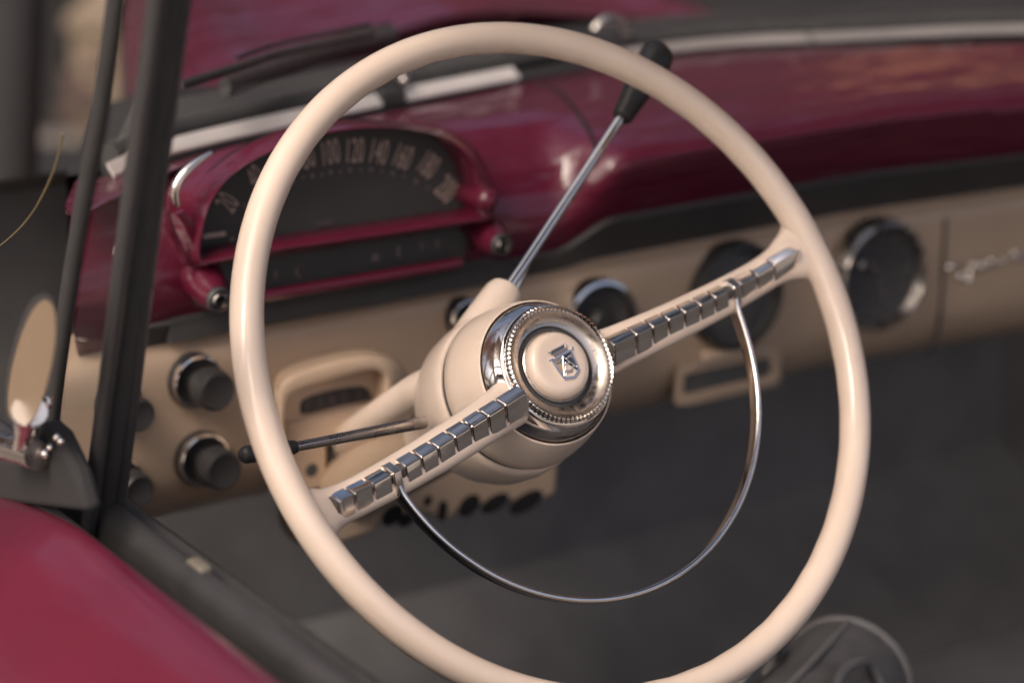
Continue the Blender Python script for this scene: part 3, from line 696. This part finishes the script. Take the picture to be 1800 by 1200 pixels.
# half horn ring
bm = B(); rows = []; A0, A1 = rad(-163.6) - RHO, rad(9.8) - RHO; N = 120
for i in range(N + 1):
    a = A0 + (A1 - A0) * i / N; aw = a + RHO
    r = .1452 + .0058 * max(0, math.sin(-aw)) ** 1.3
    tt = min(i, N - i) / N
    rise = max(0, 1 - tt / .035)
    hw = .0046 + .0010 * max(0, 1 - tt / .10)
    hc = -.0140 + .0035 * rise
    prof = [(-.0014, -hw), (.0014, -hw), (.0018, -hw * .3), (.0020, hw * .55), (.0017, hw * .80), (.0010, hw * .95), (0, hw), (-.0010, hw * .95), (-.0017, hw * .80), (-.0018, hw * .5)]
    rows.append([W((r + x) * math.cos(a), (r + x) * math.sin(a), hc + y) for x, y in prof])
grid(bm, rows, close_u=True, cap=True); add('horn_ring', bm, 'chrome', sw, angle=50)

# ================================================================== DOOR, VENT WINDOW, MIRROR
door = thing('door', 'red car door with a black rubber window sill at the lower left', None, (-.36, -.1, -.6), parent=car)
prof_sk = [(-.3325, -.052), (-.3335, -.038), (-.338, -.0345), (-.350, -.038), (-.378, -.058), (-.410, -.105), (-.428, -.19), (-.436, -.34), (-.43, -.60)]
bm = B(); rows = []
for k in range(49):
    y = -.9 + 1.25 * k / 48
    dz = -.020 * max(0, (y + .01) / .11) ** 1.25; dx = .10 * max(0, (y + .02) / .35) ** 2
    rows.append(spline([Vector((x + dx * .3, y, z + dz * 1.0)) for x, z in prof_sk], 6))
grid(bm, rows); add('outer_skin', bm, 'red_door', door)
def sweepY(prof, m, name, y0=-.9, y1=.22, closed=True, label=None):
    bm = B(); rows = [[Vector((x, y0 + (y1 - y0) * k / 24, z)) for x, z in prof] for k in range(25)]
    grid(bm, rows, close_u=closed, cap=closed); return add(name, bm, m, door, label, angle=50)
sweepY([(-.331, -.085), (-.331, -.052), (-.329, -.047), (-.324, -.046), (-.320, -.050), (-.318, -.085)], 'rubber', 'outer_seal')
sweepY([(-.319, -.085), (-.319, -.066), (-.310, -.066), (-.308, -.085)], 'groove', 'window_slot')
sweepY([(-.308, -.090), (-.308, -.052), (-.305, -.046), (-.300, -.043), (-.294, -.044), (-.289, -.049), (-.288, -.090)], 'frame', 'inner_sill')
sweepY([(-.288, -.090), (-.287, -.053), (-.281, -.0505), (-.274, -.055), (-.268, -.080), (-.266, -.12), (-.262, -.40), (-.262, -.60), (-.288, -.60)], 'rubber', 'inner_panel')
bm = B(); c = atX(350, 990, -.296); box(bm, c + Vector((0, 0, -.003)), XYZ, (.004, .009, .004)); add('sill_clip', bm, 'clip_tan', door, bevel=.002)

vent = thing('vent_window', 'dark framed quarter vent window at the front of the door', None, atX(185, 920, -.30), parent=car)
def px_bar(name, pts, X, wpx, m, depth=.011):
    bm = B(); P_ = spline([atX(x, y, X) for x, y in pts], 6)
    tube(bm, P_, wpx, 16, ref=(1, 0, 0), sq=(depth / .014, 1)); return add(name, bm, m, vent)
px_bar('division_bar', [(165, 960), (180, 850), (207, 650), (232, 450), (262, 220), (294, -20), (312, -160)], -.300, .0118, 'rubber')
px_bar('division_channel', [(150, 960), (165, 850), (190, 650), (215, 450), (246, 220), (278, -20), (294, -160)], -.313, .0055, 'frame')
px_bar('division_lip', [(199, 950), (212, 850), (238, 650), (262, 450), (292, 220), (324, -20), (340, -160)], -.292, .0055, 'frame')
px_bar('pane_frame', [(76, 900), (88, 760), (100, 660), (120, 520), (142, 380), (166, 250), (190, 100), (206, -20), (222, -140)], -.302, .0060, 'rubber')
px_bar('pane_edge', [(92, 860), (98, 740), (110, 640), (130, 500), (150, 380), (174, 250), (199, 100), (216, -20), (232, -140)], -.300, .0019, 'dull_chrome')
bm = B(); a = [(100, 720), (142, 380), (199, 100), (232, -140)]; b = [(190, 720), (225, 450), (278, 100), (312, -140)]
grid(bm, [[atX(*p, -.301) for p in a], [atX(*p, -.301) for p in b]]); add('pane', bm, 'glass', vent)
bm = B(); pts = spline([atX(x, y, -.303) for x, y in [(110, 236), (104, 268), (92, 306), (74, 345), (54, 378), (28, 408), (-10, 440)]], 6)
tube(bm, pts, [.0004 + .0004 * (1 - k / len(pts)) for k in range(len(pts))], 8); add('glass_edge', bm, 'amber', vent)

mir = thing('wing_mirror', 'oval wing mirror with a painted tan reflection, on a chrome stalk outside the vent window', None, atX(50, 800, -.36), parent=car)
c = atX(56, 622, -.36)
ax = (Vector((-.12, -1, .10))).normalized(); u_ = Vector((1, -.25, .22)).normalized(); u_ = (u_ - ax * u_.dot(ax)).normalized(); v_ = ax.cross(u_)
bm = B(); rows = []
mo = [(96, 540), (90, 526), (78, 520), (64, 528), (50, 548), (36, 580), (24, 620), (15, 660), (11, 700), (14, 730), (30, 744), (52, 742), (66, 720), (80, 680), (92, 630), (98, 580)]
ring_ = spline([atX(x, y, -.355) for x, y in mo], 3, closed=True); cc = sum(ring_, Vector()) / len(ring_)
bm.faces.new([bm.verts.new(cc + (p - cc) * .965 - Vector((.3, .95, -.05)) * .0042) for p in ring_]); add('mirror_glass', bm, 'mirror', mir, smooth=False)
bm = B(); rows = [[cc + (p - cc) * s + Vector((.3, .95, -.05)) * d_ for p in ring_] for s, d_ in ((.93, -.001), (1.0, -.003), (1.03, .002), (.96, .012), (.7, .022), (.3, .027))]
grid(bm, rows, close_u=True, cap=True); add('shell', bm, 'frame', mir)
bm = B(); tube(bm, spline([atX(52, 722, -.352), atX(46, 750, -.35), atX(38, 790, -.345)], 5), [.010, .010, .009, .008, .0075, .007, .0065, .006, .006, .006, .006], 16); add('stalk', bm, 'chrome', mir)
bm = B(); tube(bm, spline([atX(2, 782, -.348), atX(30, 788, -.345), atX(66, 800, -.342)], 5), .0085, 16, sq=(1, 1)); add('foot', bm, 'dull_chrome', mir)
for x, y, r in ((84, 706, .0036), (100, 768, .0022), (107, 775, .002), (88, 786, .002), (80, 797, .003)):
    bm = B(); ball(bm, atX(x, y, -.338), r); add('stalk_bolt', bm, 'chrome', mir)
bm = B(); pr_ = [atX(x, y, -.335) for x, y in [(-30, 800), (30, 805), (72, 740), (96, 760), (130, 830), (150, 900), (-30, 880)]]; prism(bm, pr_, (.012, 0, 0)); add('mount', bm, 'wall_dark', mir, bevel=.004)

# ================================================================== WIPERS
def wiper(name, pts, Z, r, label):
    t = thing(name, label, None, hit(*pts[0], 2, Z), parent=car)
    P_ = spline([hit(x, y, 2, Z) for x, y in pts], 6)
    bm = B(); tube(bm, P_, r, 10, sq=(1, .7)); add('blade', bm, 'rubber', t)
    bm = B(); tube(bm, [p + Vector((0, .004, .006)) for p in P_[len(P_) // 3:]], r * .5, 8); add('arm', bm, 'cowl', t)
wiper('wiper', [(395, 155), (500, 118), (600, 84), (690, 62)], .105, .0078, 'thick black wiper lying over the left of the bonnet view')
wiper('wiper', [(318, 150), (420, 118), (500, 92), (655, 58)], .125, .0035, 'thin black wiper arm above the thick one')
bm = B(); c = Vector((.40, screenY(.40) + .045, .09))

# ================================================================== INTERIOR BELOW THE DASHBOARD
fl = thing('cabin_floor', 'dark carpeted footwell and firewall below the dashboard', None, (.38, .1, -.62), parent=car)
bm = B(); rows = [[Vector((x, y, z)) for x in (-.262, .1, .5, 1.02)] for y, z in ((-1.1, -.62), (.35, -.62))]
grid(bm, rows); add('carpet', bm, 'carpet', fl, smooth=False)
bm = B(); rows = [[Vector((x, y, z)) for x in (-.262, .1, .5, 1.02)] for y, z in ((.35, -.62), (.62, -.45), (.66, -.02), (.55, .02))]
grid(bm, rows); add('firewall', bm, 'firewall', fl, smooth=False)
bm = B(); box(bm, Vector((-.268, .47, -.36)), XYZ, (.006, .25, .27)); add('kick_panel', bm, 'firewall', fl, smooth=False)
bm = B(); box(bm, Vector((1.02, .50, -.36)), XYZ, (.006, .25, .27)); add('kick_panel', bm, 'firewall', fl, smooth=False)
bm = B(); box(bm, Vector((1.03, -.2, -.33)), XYZ, (.01, .9, .30)); add('far_door_panel', bm, 'interior', fl, smooth=False)
st = thing('front_seat', 'dark bench seat cushion at the lower right', 'seat', (.4, -.45, -.62))
bm = B(); rows = []
for k in range(25):
    x = -.24 + 1.24 * k / 24
    rows.append(spline([Vector((x, y, z)) for y, z in ((.09, -.60), (.12, -.40), (.09, -.345), (-.05, -.335), (-.4, -.345), (-.75, -.37))], 5))
grid(bm, rows); add('cushion', bm, 'interior', st)

# black bag on the seat
SZB = -.335
bag = thing('bag', 'black leather bag with piping and buckles lying on the front seat', 'bag', hit(1500, 1250, 2, SZB))
Q = lambda x, y, z: hit(x, y, 2, z)
bax = Vector((.72, .40, 0)).normalized(); bsd = Vector((-.40, .72, 0)).normalized(); SB = .70; c = Q(1492, 1192, -.289) - bax * .092
bm = B(); prof = [(0, -.150), (.045, -.149), (.060, -.140), (.065, -.125), (.063, -.07), (.0655, -.02), (.063, .04), (.066, .10), (.065, .125), (.060, .140), (.045, .149), (0, .150)]
lathe(bm, c, bax, [(p.x * SB, p.y * SB) for p in spline([Vector((r, h, 0)) for r, h in prof], 4)], 48, ref=(0, 0, 1))
add('body', bm, 'bag', bag)
for h in (-.132, .132):
    bm = B(); tube(bm, [c + bax * (h * SB) + (bsd * math.cos(q) + XYZ[2] * math.sin(q)) * (.0645 * SB) for q in [2 * math.pi * k / 48 for k in range(48)]], .0036, 8, ref=bax, closed=True); add('piping', bm, 'bag_trim', bag)
bm = B(); tube(bm, [c + (bax * (-.12 + .24 * k / 20) + XYZ[2] * .066) * SB for k in range(21)], .0030, 8); add('zip', bm, 'bag_trim', bag)
for sd in (-1, 1):
    bm = B(); tube(bm, spline([c + (bax * x + bsd * (sd * y) + XYZ[2] * z) * SB for x, y, z in ((-.06, .062, .022), (-.06, .054, .044), (-.045, .046, .066), (0, .040, .074), (.045, .046, .066), (.06, .054, .044), (.06, .062, .022))], 6), .0040, 10); add('handle', bm, 'bag_trim', bag)
# ================================================================== BEYOND THE CAR
def far(x, y, d): return CAM + ray(x, y) * d
bl = thing('plaster_building', 'beige plastered building far behind the vent window', 'building', far(150, 135, 5.4))
def slab(bm, pts, d, th):
    prism(bm, [far(x, y, d) for x, y in pts], Vector((VIEW.x, VIEW.y, 0)).normalized() * th)
wx = Vector((RIGHT.x, RIGHT.y, 0)); wy = Vector((VIEW.x, VIEW.y, 0)).normalized()
BD = 5.4; c0 = far(150, 135, BD); hw_ = 44 / FPX * BD; top = far(150, 44, BD).z
bm = B(); box(bm, Vector((c0.x, c0.y, (top - 1) / 2)) + wy * .3 + wx * .03, (wx, wy, XYZ[2]), (hw_, .3, (top + 1) / 2)); add('wall', bm, 'wall', bl, smooth=False)
bm = B(); box(bm, Vector((c0.x, c0.y, top + .012)) + wy * .3 + wx * .03, (wx, wy, XYZ[2]), (hw_ + .01, .32, .014)); add('cornice', bm, 'wall', bl, smooth=False)
for x, y, hx, hz in ((128, 150, .020, .034), (160, 172, .016, .026), (122, 200, .022, .020), (172, 110, .016, .026)):
    bm = B(); box(bm, far(x, y, BD) - wy * .004, (wx, wy, XYZ[2]), (hx, .012, hz)); add('window', bm, 'shade', bl, smooth=False)
van = thing('parked_van', 'low dark parked van with a pale grey green roof behind the vent window', 'van', far(60, 900, 3.9))
c0 = far(60, 480, 3.9); bm = B(); box(bm, Vector((c0.x, c0.y, -.80)) + wy * .5 - wx * .32, (wx, wy, XYZ[2]), (.44, .42, .185)); add('body', bm, 'wall_dark', van, smooth=False, bevel=.03)
c0 = far(104, 480, 3.9); bm = B(); box(bm, Vector((c0.x, c0.y, -.612)) + wy * .5, (wx, wy, XYZ[2]), (.047, .38, .012)); add('roof_panel', bm, 'van', van, smooth=False, bevel=.008)
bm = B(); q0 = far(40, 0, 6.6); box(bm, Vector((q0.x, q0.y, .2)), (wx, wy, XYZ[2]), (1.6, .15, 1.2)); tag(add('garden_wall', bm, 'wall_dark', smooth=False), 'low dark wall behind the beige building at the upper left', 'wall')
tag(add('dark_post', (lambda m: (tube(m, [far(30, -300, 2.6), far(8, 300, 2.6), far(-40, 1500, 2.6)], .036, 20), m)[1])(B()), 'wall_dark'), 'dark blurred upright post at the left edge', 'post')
bm = B(); box(bm, Vector((4.0, 17, 2.5)), XYZ, (17, .4, 4.5)); tag(add('far_reflection_wall', bm, 'wall_dark', smooth=False), 'unseen dark wall added far beyond the bonnet for reflections', 'wall')  # added out of view, so glossy surfaces reflect something dark

def tree(x, y, h, r, m, label, nleaf=4200):
    t = thing('tree', label, 'tree', (x, y, -1), 'street trees round the car')
    bm = B(); tube(bm, [Vector((x, y, -1)), Vector((x + .1, y, h * .4 - 1)), Vector((x, y + .1, h * .75 - 1))], [.2, .15, .07], 10)
    for k in range(5):
        a = random.uniform(0, 6.28); tube(bm, [Vector((x + .08, y, h * .42 - 1 + .2 * k)), Vector((x + r * .6 * math.cos(a), y + r * .6 * math.sin(a), h * .72 - 1))], [.07, .03], 6)
    add('trunk', bm, 'bark', t)
    bm = B(); cl_ = [Vector((x, y, h * .72 - 1)) + Vector((random.gauss(0, .45) * r, random.gauss(0, .45) * r, random.gauss(0, .4) * r)) for _ in range(26)]
    for _ in range(nleaf):
        c = random.choice(cl_) + Vector((random.gauss(0, .2) * r, random.gauss(0, .2) * r, random.gauss(0, .17) * r))
        a = Vector((random.gauss(0, 1), random.gauss(0, 1), random.gauss(0, 1))).normalized(); b = a.orthogonal().normalized(); s = random.uniform(.06, .13)
        bm.faces.new([bm.verts.new(c + a * s), bm.verts.new(c + b * s * .6), bm.verts.new(c - a * s), bm.verts.new(c - b * s * .6)])
    add('crown', bm, m, t, smooth=False)
for x, y, h, r, m, lb in ((-3.9, 2.6, 6.4, 2.5, 'leaf_warm', 'autumn brown tree on the left of the car'), (-4.5, 7.5, 8, 2.8, 'leaf_warm', 'autumn brown tree ahead on the left'), (2.5, 9.5, 8.5, 3.2, 'leaf_green', 'dark green tree ahead of the bonnet'), (3.4, .9, 7.2, 2.4, 'leaf_green', 'dark green tree overhanging the passenger side'), (6.5, 0.5, 7.5, 2.8, 'leaf_warm', 'brown tree on the passenger side'), (-5, -5, 7, 2.4, 'leaf_warm', 'brown tree behind the driver side')):
    tree(x, y, h, r, m, lb)
